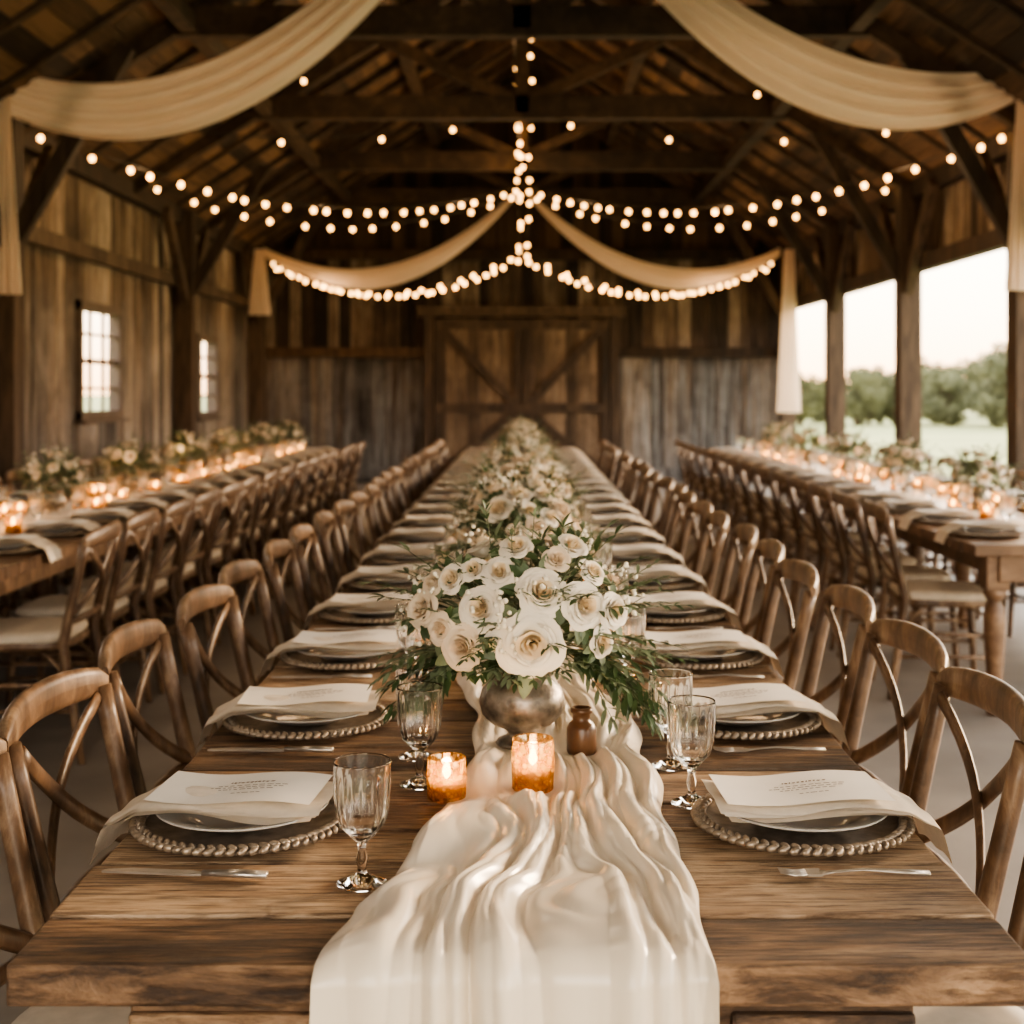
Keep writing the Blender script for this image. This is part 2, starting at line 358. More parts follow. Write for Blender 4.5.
# ------------------------------------------------------------ tables
def table(name,xc,y0,y1,half,mat,endleg):
    b=MB()
    y=y0
    while y<y1-.01:
        w=min(R.uniform(.13,.20),y1-y)
        b.box((0,y+w/2,TZ-.025-R.uniform(0,.003)),(half*2-R.uniform(0,.012),w-.006,.05)); y+=w
    ap=half-.13
    for s in (-1,1): b.box((s*(ap if endleg=='turned' else .17),(y0+y1)/2,TZ-.1),(.03,y1-y0-.16,.1))
    for yy in (y0+.07,y1-.07): b.box((0,yy,TZ-.11),(2*ap,.03,.12))
    if endleg=='trestle':
        for yy in (y0+.08,y1-.08):
            for s in(-1,1):
                b.box((s*(ap-.11),yy,TZ-.08-.31),(.22,.07,.62+.0)); 
                b.box((s*(ap-.11),yy,.035),(.26,.1,.07))
            b.box((0,yy,.3),(2*ap-.1,.05,.1))
        yy=y0+2.2
        while yy<y1-1:
            b.box((0,yy,.38),(.2,.12,.66)); b.box((0,yy,.04),(.5,.12,.08)); yy+=2.4
        b.box((0,(y0+y1)/2,.3),(.06,y1-y0-.2,.1))
    else:
        n=5
        for i in range(n):
            yy=y0+.12+(y1-y0-.24)*i/(n-1)
            for s in(-1,1):
                cx=s*(ap if i in (0,n-1) else .14)
                b.box((cx,yy,TZ-.13),(.1,.1,.16))
                b.lathe([(.045,.55),(.05,.53),(.03,.5),(.042,.47),(.048,.4),(.044,.3),(.03,.12),(.026,.1),(.04,.08),(.034,0),(.001,0)],16,0,None,None,(cx,yy,0))
    o=b.obj(name,[mat],(xc,0,0)); bevel(o,.005,2); return o
table('farm_table',0,1.55,14.8,.6,M_table,'trestle')
table('farm_table',2.5,5.75,14.6,.56,M_table2,'turned')
table('farm_table',-2.5,4.9,14.6,.56,M_table2,'turned')

# ------------------------------------------------------------ chair (faces +Y, back posts at y=0)
def chairmesh():
    b=MB(); W=.225; SH=.46
    def back_y(z):
        return -.02-.10*max(0,(z-SH))/.44*1.0 + (-.07*(1-z/SH) if z<SH else 0)
    for s in(-1,1):
        pts=[(s*W*(.93+.05*max(0,z-.5)/.35),back_y(z),z) for z in (0,.12,.25,.38,.46,.56,.68,.78,.845)]
        b.tube(pts,[.014,.016,.018,.019,.02,.019,.018,.018,.018],10)
        pts=[(s*.2,.40,0),(s*.195,.395,.15),(s*.19,.385,.3),(s*.185,.38,.45)]
        b.tube(pts,[.013,.016,.018,.02],10)
        b.tube([(s*.205,.39,.2),(s*.2,-.04,.2)],.009,8)
        b.tube([(s*.2,.39,.3),(s*.2,-.03,.3)],.009,8)
        b.tube([(s*.195,.385,.33),(s*.18,.33,.40),(s*.17,.25,.435)],.008,6)
        b.tube([(s*.2,-.03,.33),(s*.18,.04,.40),(s*.17,.10,.435)],.008,6)
    b.tube([(-.2,.39,.25),(.2,.39,.25)],.009,8); b.tube([(-.2,-.05,.25),(.2,-.05,.25)],.009,8)
    P=[];n=17
    for i in range(n):
        u=-1+2*i/(n-1); x=u*(W+.018); hh=.034-.007*abs(u)**3; cz=.852+.012*(1-u*u)-.004*abs(u)**6; cy=back_y(.85)-.04*(1-u*u)
        e=1 if abs(u)<.99 else .55
        row=[]
        for k in range(14):
            th=2*math.pi*k/14; c,s_=math.cos(th),math.sin(th)
            row.append((x,cy+(abs(c)**.7)*(1 if c>0 else -1)*.014*e,cz+(abs(s_)**.7)*(1 if s_>0 else -1)*hh*e))
        row.append(row[0]); P.append(row)
    b.grid(P)
    for e in (0,-1): b.add(P[e][:-1],[tuple(range(14))])
    pts=[(u*W*.93,back_y(.56)-.02*(1-u*u),.54) for u in (-1,-.5,0,.5,1)]
    b.tube(pts,.013,8)
    for s in(-1,1):
        pts=[];
        for i in range(11):
            t=i/10; x=s*W*.9*(1-2*t); x=x*(.85+.15*abs(1-2*t)); z=.825-.275*t
            bow=-.035*(1-(1-2*t)**2)
            pts.append((x,back_y(z)+bow+s*.006,z))
        b.tube(pts,.017,8,0,.45,up=(0,1,0))
    def outline(sc,z):
        o=[]
        for k in range(32):
            th=2*math.pi*k/32; c,s_=math.cos(th),math.sin(th)
            e=.42; x=abs(c)**e*(1 if c>0 else -1); y=abs(s_)**e*(1 if s_>0 else -1)
            o.append((x*(.215+.012*y)*sc,.185+y*.215*sc,z))
        o.append(o[0]); return o
    b.grid([outline(.3,SH-.03),outline(1,SH-.03),outline(1.02,SH-.015),outline(1,SH)])
    b.grid([outline(.96,SH),outline(.99,SH+.012),outline(.96,SH+.03),outline(.8,SH+.038),outline(.4,SH+.04),outline(.01,SH+.04)],1)
    return b.mesh('dining_chair',[M_chair,M_cush])
CH=chairmesh()
def chairs(xb,ys,face):
    for y in ys:
        rz=(math.pi/2 if face>0 else -math.pi/2)+R.uniform(-.06,.06)
        place('dining_chair',CH,(xb+R.uniform(-.015,.02)*face,y+R.uniform(-.015,.015),0),rz)
ys=[1.9]+[2.40+.56*k for k in range(22)]
chairs(.73,ys,1); chairs(-.73,ys,-1)
ysr=[6.35+.6*k for k in range(14)]; ysl=[5.3+.6*k for k in range(15)]
chairs(1.78,ysr,-1); chairs(3.22,ysr,1)
chairs(-1.78,ysl,1); chairs(-3.22,ysl,-1)

# ------------------------------------------------------------ table settings
def charger():
    b=MB()
    b.lathe([(.001,.004),(.12,.004),(.135,.008),(.15,.014),(.158,.013),(.158,.008),(.12,0),(.001,0)],64)
    n=64
    for ring,(rr_,zz) in enumerate(((.160,.0135),(.150,.016))):
        for k in range(n):
            th=2*math.pi*k/n
            M=Matrix.Translation((rr_*math.cos(th),rr_*math.sin(th),zz))@Matrix.Rotation(th+(.7 if ring==0 else -.7),4,'Z')
            b.ball((0,0,0),.0072,1,7,5,.8,M@Matrix.Diagonal((.7,1.45,1,1)))
    return b.mesh('charger_plate',[M_charger,M_bead])
def plate():
    b=MB()
    b.lathe([(.001,.014),(.06,.014),(.078,.018),(.09,.026),(.127,.035),(.130,.0352),(.1305,.0342),(.128,.032),(.09,.022),(.07,.012),(.001,.010)],48)
    return b.mesh('dinner_plate',[M_plate])
def napkin():
    b=MB()
    def prof(u):
        if u<.13: return .050+.004*math.sin(u*25)
        if u<.182:
            t=(u-.13)/.052; return .050-.028*t*t*(3-2*t)*.8
        t=(u-.182); return .0276-1.0*t
    for layer in range(4):
        z0=.0-.0042*layer; P=[]; hw=.086-.003*layer+(.006 if layer%2 else 0)
        L0=-.140+.005*layer; L1=.245-.030*layer
        for j in range(15):
            v=-1+j/7
            row=[]
            for i in range(41):
                u=L0+(L1-L0)*i/40
                wv=hw*(1-.15*max(0,(u-.1)/.14)**1.5)
                x=u if u<.19 else .19+(u-.19)*.35
                row.append((x,v*wv+.004*math.sin(u*30+layer),prof(u)+z0+.0018*math.sin(v*6+u*20+layer*2)-.004*abs(v)**4*(1 if layer==0 else .3)))
            P.append(row)
        b.grid(P)
    return b.mesh('linen_napkin',[M_napkin])
def menucard():
    b=MB(); rr=random.Random(3)
    P=[[(x,y,.0580+.004*math.sin(x*25)+.0008*math.sin(y*30)) for x in [-.128+.25*i/16 for i in range(17)]] for y in [-.074+.148*j/8 for j in range(9)]]
    b.grid(P)
    def z(x,y): return .0586+.004*math.sin(x*25)+.0008*math.sin(y*30)
    for k,(yy,h,x0,x1) in enumerate([(.020,.007,-.025,.045),(.006,.0022,-.04,.06),(-.003,.0022,-.05,.065),(-.012,.0022,-.035,.05),(-.030,.0022,-.01,.03)]):
        x=x0
        while x<x1:
            w=rr.uniform(.003,.010)
            if k==0:
                b.add([(x,yy,z(x,yy)+.0003),(x+w*.5,yy+rr.uniform(-.001,.001),z(x,yy)+.0003),(x+w*.8,yy+h*rr.uniform(.5,1),z(x,yy+h)+.0003),(x+w*.2,yy+h*rr.uniform(.4,.8),z(x,yy+h)+.0003)],[(0,1,2,3)],1)
                x+=w*.9
            else:
                b.add([(x,yy,z(x,yy)+.0003),(x+w,yy,z(x+w,yy)+.0003),(x+w,yy+h,z(x+w,yy+h)+.0003),(x,yy+h,z(x,yy+h)+.0003)],[(0,1,2,3)],1)
                x+=w+rr.uniform(.002,.004)
    return b.mesh('menu_card',[M_card,M_ink])
def goblet():
    b=MB()
    out=[(.001,0),(.032,0),(.0338,.0008),(.034,.002),(.032,.0035),(.02,.008),(.008,.014),(.0055,.022),(.0085,.034),(.0055,.044),(.0065,.056),(.018,.066),(.029,.08),(.035,.1),(.037,.12),(.0378,.14),(.0383,.155),(.0385,.1625),(.0385,.1645)]
    inn=[(.0380,.1655),(.0374,.1652),(.0371,.1642),(.0370,.162),(.0368,.155),(.0362,.14),(.0352,.12),(.033,.1),(.026,.082),(.014,.072),(.001,.069)]
    def ridge(i,th):
        return .0024*abs(math.cos(8*th))-.0012 if 12<=i<=15 else 0
    b.lathe(out+inn,64,0,None,ridge)
    return b.mesh('water_goblet',[M_glass])
def votive(r,h):
    b=MB()
    b.lathe([(.001,.004),(r-.005,.004),(r-.004,.006),(r-.003,h-.002),(r-.002,h),(r-.0008,h),(r,h-.002),(r+.0008,h*.5),(r,0.002),(r-.002,0),(.001,0)],40,0,None,lambda i,th:.0008*math.cos(20*th) if i==7 else 0)
    b.lathe([(r-.006,.006),(r-.006,h*.42),(r-.012,h*.44),(.001,h*.42)],24,1)
    b.tube([(0,0,h*.42),(0,0,h*.5)],.001,5,3)
    f=[(.0005,0),(.0045,.006),(.0055,.012),(.004,.02),(.0018,.028),(.0003,.034)]
    b.lathe([(a*1.35,h*.46+c*1.0) for a,c in f],12,2)
    return b.mesh('votive_candle',[M_votive,M_wax,M_flame,M_wire])
def fork():
    b=MB()
    pts=[(-.10,0,.005),(-.06,0,.007),(-.01,0,.010),(.03,0,.007),(.05,0,.005)]
    b.tube(pts,[.0075,.0065,.004,.0036,.008],8,0,.4)
    b.box((.058,0,.006),(.02,.023,.003))
    for k in range(4):
        yy=-.0095+k*.0063
        b.tube([(.065,yy,.006),(.085,yy,.005),(.105,yy,.009)],[.0021,.002,.0011],5)
    return b.mesh('fork',[M_steel])
def knife():
    b=MB()
    b.tube([(-.11,0,.006),(-.07,0,.007),(-.02,0,.006)],[.008,.009,.006],8,0,.6)
    P=[(-.02,-.004),(.0,-.009),(.08,-.011),(.115,-.004),(.12,.004),(.0,.006),(-.02,.004)]
    n=len(P); b.add([(x,y,.003) for x,y in P]+[(x,y,.006) for x,y in P],[tuple(range(n))[::-1],tuple(range(n,2*n))]+[(i,(i+1)%n,(i+1)%n+n,i+n) for i in range(n)])
    return b.mesh('dinner_knife',[M_steel])
ME=dict(ch=charger(),pl=plate(),na=napkin(),me=menucard(),go=goblet(),vo=votive(.031,.066),vo2=votive(.034,.084),fo=fork(),kn=knife())
def setting(xc,y,s,cut=True):
    z=TZ+.001; rz=0 if s>0 else math.pi
    place('charger_plate',ME['ch'],(xc,y,z),R.uniform(0,6)); place('dinner_plate',ME['pl'],(xc,y,z),R.uniform(0,6))
    jr=R.uniform(-.10,.10)
    place('linen_napkin',ME['na'],(xc,y,z),rz+jr)
    place('menu_card',ME['me'],(xc,y,z),jr*1.0)
    if cut:
        place('fork' if s>0 else 'dinner_knife',ME['fo'] if s>0 else ME['kn'],(xc+s*.03,y-.215,z),rz+R.uniform(-.1,.1)+(.0 if s<0 else math.pi))
        place('fork' if s<0 else 'dinner_knife',ME['fo'] if s<0 else ME['kn'],(xc+s*.02,y+.2,z),rz+R.uniform(-.05,.05)+math.pi)
for k in range(20):
    for s in(-1,1):
        setting(s*.425,2.04+.625*k,s)
for x,y in [(-.215,1.80),(-.172,2.25),(-.19,2.42),(.272,2.15),(.262,2.36)]: place('water_goblet',ME['go'],(x,y,TZ+.001))
for k in range(1,19):
    for s in(-1,1):
        place('water_goblet',ME['go'],(s*R.uniform(.225,.25),2.35+.625*k,TZ+.001))
        if k<10: place('water_goblet',ME['go'],(s*R.uniform(.24,.26),2.47+.625*k,TZ+.001))
for xc in (-2.5,2.5):
    for k in range(14):
        y=6.15+.6*k
        for s in(-1,1):
            setting(xc+s*.38,y,s,cut=False)
            place('water_goblet',ME['go'],(xc+s*.2,y+.2,TZ+.001))
for s in (-1,1): setting(-2.5+s*.38,5.5,s,cut=False)
place('votive_candle',ME['vo'],(-.122,2.17,TZ+.004)); place('votive_candle',ME['vo2'],(.018,2.21,TZ+.006))
for k in range(11):
    for s in (-1,1):
        place('votive_candle',ME['vo'],(s*R.uniform(.17,.19),3.3+1.05*k+R.uniform(-.1,.1),TZ+.004))
for xc in(-2.5,2.5):
    for k in range(54):
        y=5.7+.165*k+R.uniform(-.04,.04)
        if xc>0 and y<5.85: continue
        place('votive_candle',ME['vo2'] if k%2 else ME['vo'],(xc+R.choice((-1,1))*R.uniform(.11,.17),y,TZ+.001),0,1.1)
b=MB(); b.lathe([(.001,0),(.025,0),(.027,.004),(.027,.045),(.022,.055),(.016,.06),(.016,.072),(.02,.074),(.02,.082),(.014,.083),(.013,.06),(.001,.05)],28)
b.obj('spice_jar',[M_brown],(.108,2.43,TZ+.006))

# ------------------------------------------------------------ runner
def lerp(tab,x):
    if x<=tab[0][0]: return tab[0][1:]
    for a,c in zip(tab,tab[1:]):
        if x<=c[0]:
            t=(x-a[0])/(c[0]-a[0]); t=t*t*(3-2*t); return tuple(a[i]+(c[i]-a[i])*t for i in range(1,len(a)))
    return tab[-1][1:]
RT=[(1.55,-.238,.222),(1.70,-.212,.222),(1.80,-.172,.224),(1.93,-.165,.225),(2.15,-.115,.228),(2.4,-.085,.225),(2.7,-.10,.22),(3.1,-.15,.15),(15,-.15,.15)]
damps=[(0,2.49,.055),(.018,2.21,.04),(.108,2.43,.03),(-.122,2.17,.036)]
def fold(u,D):
    w1=noise.noise(Vector((u*1.6,D*1.9,1.3))); w2=noise.noise(Vector((u*2.8,D*3.4,7.7))); w3=noise.noise(Vector((u*7,D*9,2.2))); w4=noise.noise(Vector((u*3,D*5,9.2)))
    a=abs(math.sin(math.pi*(4.2*u+1.7*w1+.6*w2+.4*math.sin(D*3.1)+.15)))**.9
    c=abs(math.sin(math.pi*(10.3*u+2.6*w1+1.9*w2-.7*D)))
    d=.5+.5*math.sin(math.pi*(2.6*u+1.6*w2)+3.0*D)
    e=abs(math.sin(math.pi*(5.5*u+4.2*D+2.4*w4)))
    f=abs(math.sin(math.pi*(17*u+3.5*w2+3*w4+1.4*D)))
    return .50*a*(.5+.5*d)+.23*c*(.4+.6*(1-d))+.16*d+.09*w3+.12*e*max(0,w4+.25)+.06*f*max(0,.6+w2)
b=MB(); P=[]
S=[-.42+.008*i for i in range(52)]+[.0+.007*i for i in range(1,210)]
D=1.55+.007*210
while D<14.7: D+=.05; S.append(D-1.55)
for s in S:
    row=[]
    for i in range(241):
        u=i/240
        if s<0:
            xl,xr=lerp(RT,1.55); xl-=-.03*s; xr+=.02*-s
            x=xl+(xr-xl)*u; f=fold(u,1.55+s*.25)
            row.append((x,1.55-.012-f*.048,TZ+s+.006))
        else:
            D=1.55+s; xl,xr=lerp(RT,D); 
            wl=.020*noise.noise(Vector((D*5,0,5)))*min(1,s*4); wr=.022*noise.noise(Vector((D*6,3,5)))*min(1,s*4)
            x=xl+wl+(xr+wr-xl-wl)*u; am=.046 if D<2.7 else max(.016,.046-.07*(D-2.7))
            h=max(0,fold(u,D))*am
            for (dx,dy,r) in damps:
                q=math.hypot(x-dx,D-dy)
                if q<r: h*=0.06
                elif q<r+.06: h*= .06+.94*(q-r)/.06
            e=min(u,1-u); 
            if e<.06: h*=(e/.06)**.7
            k=max(0,1-s/.03); 
            row.append((x,D-(.012+fold(u,1.55)*.048)*k*k,TZ+.005+h*(1-.6*k*k)))
    P.append(row)
b.grid(P); o=b.obj('table_runner',[M_cream])
for xc,y0 in ((2.5,5.9),(-2.5,5.1)):
    b=MB(); P=[]; y=y0
    while y<14.5:
        P.append([(xc+(-.16+.32*i/20),y,TZ+.003+.008*max(0,fold(i/20,y))) for i in range(21)]); y+=.05
    b.grid(P); b.obj('table_runner',[M_cream])

# ------------------------------------------------------------ flowers
def rose_geo(b,M,r,mat,rr,layers=7,nx=6,ny=5,heart=7):
    tw=rr.uniform(0,6)
    for i in range(layers):
        k=i/(layers-1); n=(3,3,4,4,5,5,6,6)[i]
        Rr=.07+.66*k**.95; H=.98-.30*k; hw=(1.35-.55*k)
        for j in range(n):
            a0=2*math.pi*j/n+i*1.1+tw+rr.uniform(-.15,.15); op=rr.uniform(-.04,.10); P=[]; hj=rr.uniform(-.06,.06)
            for jj in range(ny+1):
                t=jj/ny; row=[]
                for ii in range(nx+1):
                    s=-1+2*ii/nx
                    te=t*(1-.22*abs(s)**2.3)
                    rad=Rr*(.25+.85*math.sin(min(1,te*1.15)*math.pi/2)**.8)
                    lip=max(0,te-.68)/.32
                    rad+=(.02+.19*k+op)*lip**1.6+.035*s*(1 if j%2 else -1)
                    z=(H+hj)*te-(.05+.26*k)*lip**2.4-.30-.10*k
                    th=a0+s*hw*(.35+.65*math.sin(min(1,te*1.3)*math.pi/2))
                    row.append((rad*math.cos(th)*r,rad*math.sin(th)*r,z*r))
                P.append(row)
            b.grid(P,heart if (i<3 and mat==0) else mat,True,M)
def orient(p,d):
    d=Vector(d).normalized(); q=d.to_track_quat('Z','Y'); return Matrix.Translation(p)@q.to_matrix().to_4x4()
def leaf(b,p,d,up,l,w,mat,rr):
    d=Vector(d).normalized(); sd=d.cross(Vector(up))
    if sd.length<.01: sd=d.cross(Vector((1,0,.3)))
    sd.normalize(); nn=sd.cross(d).normalized(); P=[]
    for t,ww in ((0,.12),(.3,.85),(.6,1),(.85,.55),(1,.05)):
        c=Vector(p)+d*l*t-nn*l*.22*t*t
        P.append([c-sd*w*ww*.5+nn*w*.14*ww,c,c+sd*w*ww*.5+nn*w*.14*ww])
    b.grid(P,mat,True)
def sprig(b,p0,d,ln,rr,mat,ll=.042,lw=.013,grav=.25,n=9):
    pts=[];p=Vector(p0);d=Vector(d).normalized()
    for i in range(n+1):
        pts.append(p.copy()); p=p+d*ln/n; d=(d+Vector((rr.uniform(-.08,.08),rr.uniform(-.08,.08),-grav/n+rr.uniform(-.05,.05)))).normalized()
    b.tube(pts,[.0016*(1-.6*i/n) for i in range(n+1)],4,4)
    for i in range(2,n+1):
        t=(pts[i]-pts[i-1]).normalized()
        for s in (-1,1):
            ax=t.cross(Vector((rr.uniform(-.4,.4),rr.uniform(-.4,.4),1))).normalized()
            dd=t*.75+ax*s*.75+Vector((rr.uniform(-.25,.25),rr.uniform(-.25,.25),rr.uniform(-.2,.3)))
            k=rr.uniform(.7,1.15)*(1-.35*i/n)
            leaf(b,pts[i],dd,(rr.uniform(-.3,.3),rr.uniform(-.3,.3),1),ll*k,lw*k,mat,rr)
    leaf(b,pts[-1],t,(0,0,1),ll*.7,lw*.7,mat,rr)
def bouquet(seed,hero=False,wide=.21,sprigs=85,nr=26,blush=.32):
    rr=random.Random(seed); b=MB()
    vp=[(.001,0),(.046,0),(.049,.004),(.045,.010),(.03,.016),(.026,.022),(.032,.03),(.058,.042),(.074,.058),(.080,.08),(.075,.102),(.062,.118),(.055,.126),(.058,.136),(.069,.146),(.072,.150),(.068,.150),(.054,.136),(.05,.124),(.001,.1)]
    b.lathe(vp,48,5)
    C=Vector((0,0,.235)); ex,ey,ez=wide,.18,.155
    ro=[]
    if hero:
        for (px,py,r,mt) in [(530,640,.052,0),(482,608,.036,0),(541,592,.040,0),(582,606,.037,0),(612,613,.030,0),(464,645,.037,1),(500,574,.028,0),(516,551,.027,0),(572,551,.026,0),(452,582,.027,0),(423,612,.032,1),(442,630,.027,1),(556,562,.023,1),(592,576,.024,0),(474,572,.022,0),(433,588,.023,1),(600,642,.024,0),(498,640,.022,0)]:
            sc_=560; x=(px-522)/sc_; z=.664-(py-390)/sc_
            q=1-(x/.235)**2-((z-.2)/.215)**2
            y=-math.sqrt(max(.02,q))*.165
            ro.append((Vector((x,y,z)),r*1.0,mt))
    n=10 if hero else nr
    tries=0
    while n>0 and tries<900:
        tries+=1
        d=Vector((rr.gauss(0,1),rr.gauss(0,1),rr.gauss(.3,.8))).normalized()
        if d.z<-.12: continue
        if hero and d.y<.1: continue
        p=C+Vector((d.x*ex*.86,d.y*ey*.9,d.z*ez*.92)); r=rr.uniform(.026,.041)
        if all((p-q[0]).length>(r+q[1])*.9 for q in ro):
            ro.append((p,r,1 if rr.random()<blush else 0)); n-=1
    for p,r,mt in ro:
        d=p-C; d.x/=ex; d.y/=ey; d.z/=ez
        d=d.normalized()+Vector((rr.uniform(-.15,.15),rr.uniform(-.15,.1)-(.25 if hero else 0),rr.uniform(0,.25)))
        rose_geo(b,orient(p,d),r*1.16,mt,rr,8 if hero and r>.027 else 6,6 if hero else 4,6 if hero else 4)
        for k in range(6):
            a=rr.uniform(0,6.28); s1=Vector((math.cos(a),math.sin(a),0))
            M=orient(p-d.normalized()*r*.3,d).to_3x3()
            leaf(b,p-d.normalized()*r*.25+M@(s1*r*.6),M@(s1+Vector((0,0,.35))),M@Vector((0,0,1)),r*1.25,r*.6,2 if k%3 else 3,rr)
    for k in range(sprigs):
        d=Vector((rr.gauss(0,1),rr.gauss(0,1),rr.gauss(.3,.7))).normalized()
        if d.z<-.3: d.z=-d.z
        if hero and d.y<-.3 and abs(d.x)<.45 and d.z<.1: d.z=.25-d.z
        mt=2 if rr.random()<.62 else 3
        ln=rr.uniform(.15,.235)*(1.1 if abs(d.x)>.6 else .95)
        s0=C+Vector((d.x*.06,d.y*.05,-.04+d.z*.04))
        if rr.random()<.5: sprig(b,s0,d,ln,rr,mt,.05,.014,.35)
        else: sprig(b,s0,d,ln,rr,mt,.03,.011,.2,12)
    if hero:
        for k in range(20):
            d=Vector((rr.uniform(.6,1),rr.uniform(-.8,-.1),rr.uniform(-.4,.1))); sprig(b,C+Vector((.07,-.05,-.05)),d,rr.uniform(.15,.23),rr,2 if k%3 else 3,.048,.013,.8)
        for k in range(18):
            d=Vector((rr.uniform(-1,-.6),rr.uniform(-.8,-.1),rr.uniform(-.35,.2))); sprig(b,C+Vector((-.07,-.05,-.05)),d,rr.uniform(.14,.20),rr,2 if k%3 else 3,.045,.013,.6)
        for k in range(14):
            d=Vector((rr.uniform(-.8,.8),-.9,rr.uniform(-.12,.05))); sprig(b,C+Vector((0,-.05,-.05)),d,rr.uniform(.11,.14),rr,2 if k%2 else 3,.036,.012,.2)
    for k in range(26):
        d=Vector((rr.gauss(0,1),rr.gauss(0,1),rr.gauss(.5,.6))).normalized()
        if d.z<-.1: continue
        c=C+Vector((d.x*ex*1.05,d.y*ey*1.05,d.z*ez*1.12))
        for q in range(7):
            b.ball(c+Vector((rr.uniform(-.018,.018),rr.uniform(-.018,.018),rr.uniform(-.018,.018))),rr.uniform(.003,.0055),6,6,4)
    return b.mesh('flower_arrangement',[M_rose,M_rose2,M_leafA,M_leafB,M_stem,M_pewter,M_white,M_heart])
BH=bouquet(11,True,.22,85); BQ=[bouquet(21,nr=34),bouquet(22,nr=34),bouquet(23,wide=.19,sprigs=70,nr=32)]
BS=[bouquet(31,sprigs=90,nr=15,blush=.5),bouquet(32,sprigs=90,nr=13,blush=.5)]
place('flower_arrangement',BH,(0,2.49,TZ+.006))
k=0; y=3.85
while y<14.4:
    place('flower_arrangement',BQ[k%3],(R.uniform(-.02,.02),y,TZ+.008),R.uniform(0,6),1.0 if k<4 else .9); y+=.82; k+=1
for xc,yy in ((2.5,7.35),(-2.5,7.15)):
    k=0
    y=yy
    while y<14.4:
        place('flower_arrangement',BS[k%2],(xc,y,TZ+.006),R.uniform(0,6),.84); y+=1.42; k+=1
place('flower_arrangement',BS[0],(2.5,6.15,TZ+.006),1,.8)

# ------------------------------------------------------------ drapes
def swag(xa,za,xb,zb,y,s0,s1,wa,wb,name='fabric_swag',tail=None):
    b=MB(); P=[]; nv=28
    for j in range(nv+1):
        v=j/nv; row=[]
        for i in range(61):
            t=i/60; g=math.sin(math.pi*t)
            base=za+(zb-za)*t
            sag=(s0+(s1-s0)*v)*4*t*(1-t)
            wend=(wa*(1-t)+wb*t)*(1-g)
            x=xa+(xb-xa)*t
            yy=y+.05*math.sin(v*24+t*2.0+xa)*(.35+.65*g)+.09*math.sin(v*math.pi)*g*-1
            z=base-sag-(v-.5)*wend + .012*math.sin(v*24+1.5)*g
            row.append((x,yy,z))
        P.append(row)
    b.grid(P)
    if tail:
        tx,z0,z1,w=tail; P=[]
        for j in range(25):
            t=j/24; z=z0+(z1-z0)*t
            P.append([(tx+w*(.4+.6*t)*(i/40-.5),y-.03+.035*math.sin(i/40*30+t*1.2)*(.5+.5*t),z) for i in range(41)])
        b.grid(P)
    b.obj(name,[M_drape])
swag(-3.98,3.72,0,6.0,10.22,.74,1.22,.34,.12,tail=(-3.96,3.80,2.15,.32))
swag(3.98,3.86,0,6.0,10.48,.68,1.22,.22,.12,tail=(3.93,3.9,2.2,.3))
swag(-3.72,3.42,-.08,4.25,19.3,.62,.92,.12,.08,tail=(-3.78,3.45,2.5,.34))
swag(3.72,3.42,.08,4.25,19.3,.62,.92,.12,.08,tail=(3.84,3.45,1.1,.34))

# ------------------------------------------------------------ string lights
b=MB(); HUB=Vector((0,17.0,4.02)); pl=[]
def strand(p,q,sag,sp,r=.025,drop=.05,light=0):
    p=Vector(p);q=Vector(q);n=40; pts=[]
    for i in range(n+1):
        t=i/n; c=p.lerp(q,t); c.z-=sag*4*t*(1-t); pts.append(c)
    b.tube(pts,.006,4,1)
    ln=sum((pts[i+1]-pts[i]).length for i in range(n)); m=max(1,int(ln/sp))
    for k in range(m):
        t=(k+.5+R.uniform(-.2,.2))/m; c=p.lerp(q,t); c.z-=sag*4*t*(1-t)
        j=Vector((R.uniform(-.02,.02),R.uniform(-.02,.02),0))
        b.tube([c,c+Vector((0,0,-drop*.6))+j*.5],.010,5,1)
        b.ball(c+Vector((0,0,-drop))+j,r,0,8,6,1.15)
    if light:
        for k in range(light):
            t=(k+.5)/light; c=p.lerp(q,t); c.z-=sag*4*t*(1-t)+.12; pl.append(c)
for s in(-1,1):
    strand((s*3.95,10.6,3.52),HUB,.46,.30,light=3)
    strand((s*3.95,14.0,3.62),HUB+Vector((0,0,-.05)),.46,.32)
    strand((s*3.7,19.6,3.35),(0,17.1,3.15),.50,.17,.026,light=2)
    strand((s*3.6,19.2,3.25),(0,16.9,3.2),.46,.28,.026)
    strand((s*3.95,12.0,3.9),(0,14.0,4.35),.25,.95,.022)
    strand((s*2.7,14,4.4),(s*.1,10.9,5.9),.25,1.3,.022,light=1)
for a in range(3):
    th=a*2.1; off=Vector((math.cos(th)*.10,math.sin(th)*.1,0))
    strand(Vector((0,17.0,6.1))+off*1.3,Vector((0,17.0,3.1))+off*.6,0,.28,.025,.02)
strand((-.12,13.9,5.9),(0,16.9,4.2),.25,.33,.024,light=2)
b.obj('string_lights',[M_bulb,M_wire])
def plight(name,loc,e,col,r):
    l=bpy.data.lights.new(name,'POINT'); l.energy=e; l.color=col; l.shadow_soft_size=r
    o=bpy.data.objects.new(name,l); COL.objects.link(o); o.location=loc
for c in pl: plight('string_and_fill_lamp',c,17 if c.y<18 else 12,(1,.64,.34),.12)
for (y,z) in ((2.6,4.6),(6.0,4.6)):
    for s in(-1,1): plight('string_and_fill_lamp',(s*1.6,y,z-.7),38,(1,.76,.52),.2)  # foreground fill lamps, added where no strings hang
plight('candle_light',(-.122,2.17,TZ+.06),.4,(1,.62,.28),.008); plight('candle_light',(.018,2.21,TZ+.075),.45,(1,.62,.28),.008)
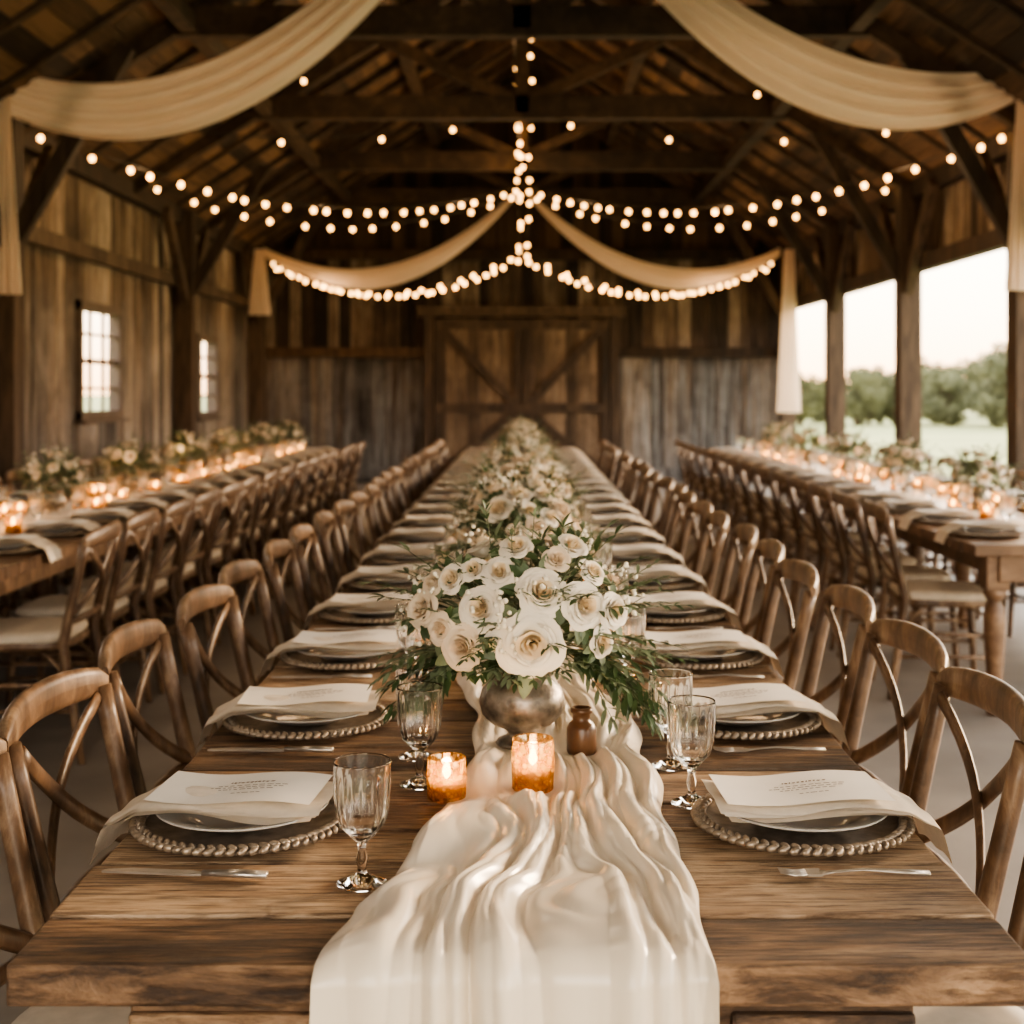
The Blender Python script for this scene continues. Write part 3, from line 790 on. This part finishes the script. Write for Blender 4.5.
for xc in(-2.5,2.5):
    for y in (6.6,8.2,9.8,11.4,13): plight('candle_light',(xc,y,TZ+.25),3.2,(1,.60,.28),.1)

# ------------------------------------------------------------ trees
def tree(seed,h):
    rr=random.Random(seed); b=MB()
    b.tube([(0,0,0),(.1,0,h*.3),(0,.1,h*.6)],[.18,.14,.07],8,1)
    for k in range(30):
        a=rr.uniform(0,6.28); q=rr.uniform(0,1)**.5; z=h*rr.uniform(.10,.95); w=h*.42*math.sin(min(1,max(.15,(1-z/h)*1.4+.2))*math.pi/2)
        c=Vector((math.cos(a)*q*w,math.sin(a)*q*w,z)); cr=h*rr.uniform(.10,.17)
        if k%3==0: b.tube([(0,0,h*.35),c*.6+Vector((0,0,h*.16)),c],[.06,.04,.02],5,1)
        for i in range(120):
            d=Vector((rr.gauss(0,1),rr.gauss(0,1),rr.gauss(0,1))).normalized()*cr*rr.uniform(.5,1.05)
            p=c+d; s=rr.uniform(.08,.17); u=Vector((rr.gauss(0,1),rr.gauss(0,1),rr.gauss(0,1))).normalized(); v=u.orthogonal().normalized()
            b.add([p-u*s,p+v*s*.6,p+u*s,p-v*s*.6],[(0,1,2,3)],0)
    return b.mesh('tree',[M_tree,M_bark])
TT=[tree(1,4.0),tree(2,3.6),tree(3,4.6)]
x=-4; k=0
while x<60:
    h=R.uniform(.42,.58)+(.10 if x>17 and x<24 else 0); place('tree',TT[k%3],(x,R.uniform(54,60),-.05),R.uniform(0,6),h); 
    place('tree',TT[(k+1)%3],(x+.8,R.uniform(66,76),-.05),R.uniform(0,6),h*1.15)
    x+=R.uniform(.7,1.1); k+=1
for k in range(5): place('tree',TT[k%3],(19.0+k*2.6,52+k*1.0,-.05),k,.86+.05*k)

# ------------------------------------------------------------ world + sun
w=bpy.data.worlds.new('sky'); sc.world=w; w.use_nodes=True; nt=w.node_tree; L=nt.links.new
bg=nt.nodes['Background']; tc=N(nt,'ShaderNodeTexCoord'); sx=N(nt,'ShaderNodeSeparateXYZ'); L(tc.outputs['Generated'],sx.inputs[0])
r=N(nt,'ShaderNodeValToRGB'); cr=r.color_ramp; cr.elements[0].position=0; cr.elements[0].color=(1,.58,.28,1); cr.elements[1].position=.7; cr.elements[1].color=(.48,.50,.53,1)
e=cr.elements.new(.055); e.color=(1,.76,.52,1)
e=cr.elements.new(.13); e.color=(1,.90,.76,1)
e=cr.elements.new(.3); e.color=(.92,.87,.79,1)
L(sx.outputs['Z'],r.inputs['Fac']); L(r.outputs['Color'],bg.inputs['Color']); bg.inputs['Strength'].default_value=9.0
sn=bpy.data.lights.new('sun','SUN'); sn.energy=6.0; sn.angle=.2; sn.color=(1,.70,.42); so=bpy.data.objects.new('sun',sn); COL.objects.link(so)
so.rotation_euler=(math.radians(76),0,math.radians(126))

# ------------------------------------------------------------ camera
cd=bpy.data.cameras.new('camera'); cam=bpy.data.objects.new('camera',cd); COL.objects.link(cam)
cam.location=(0,0,CAMZ); cam.rotation_euler=(math.pi/2,0,0)
cd.sensor_width=36; cd.lens=47.1; cd.shift_y=-122/1024; cd.shift_x=-10/1024; cd.clip_end=1000
cd.dof.use_dof=True; cd.dof.focus_distance=2.02; cd.dof.aperture_fstop=4.4
sc.camera=cam
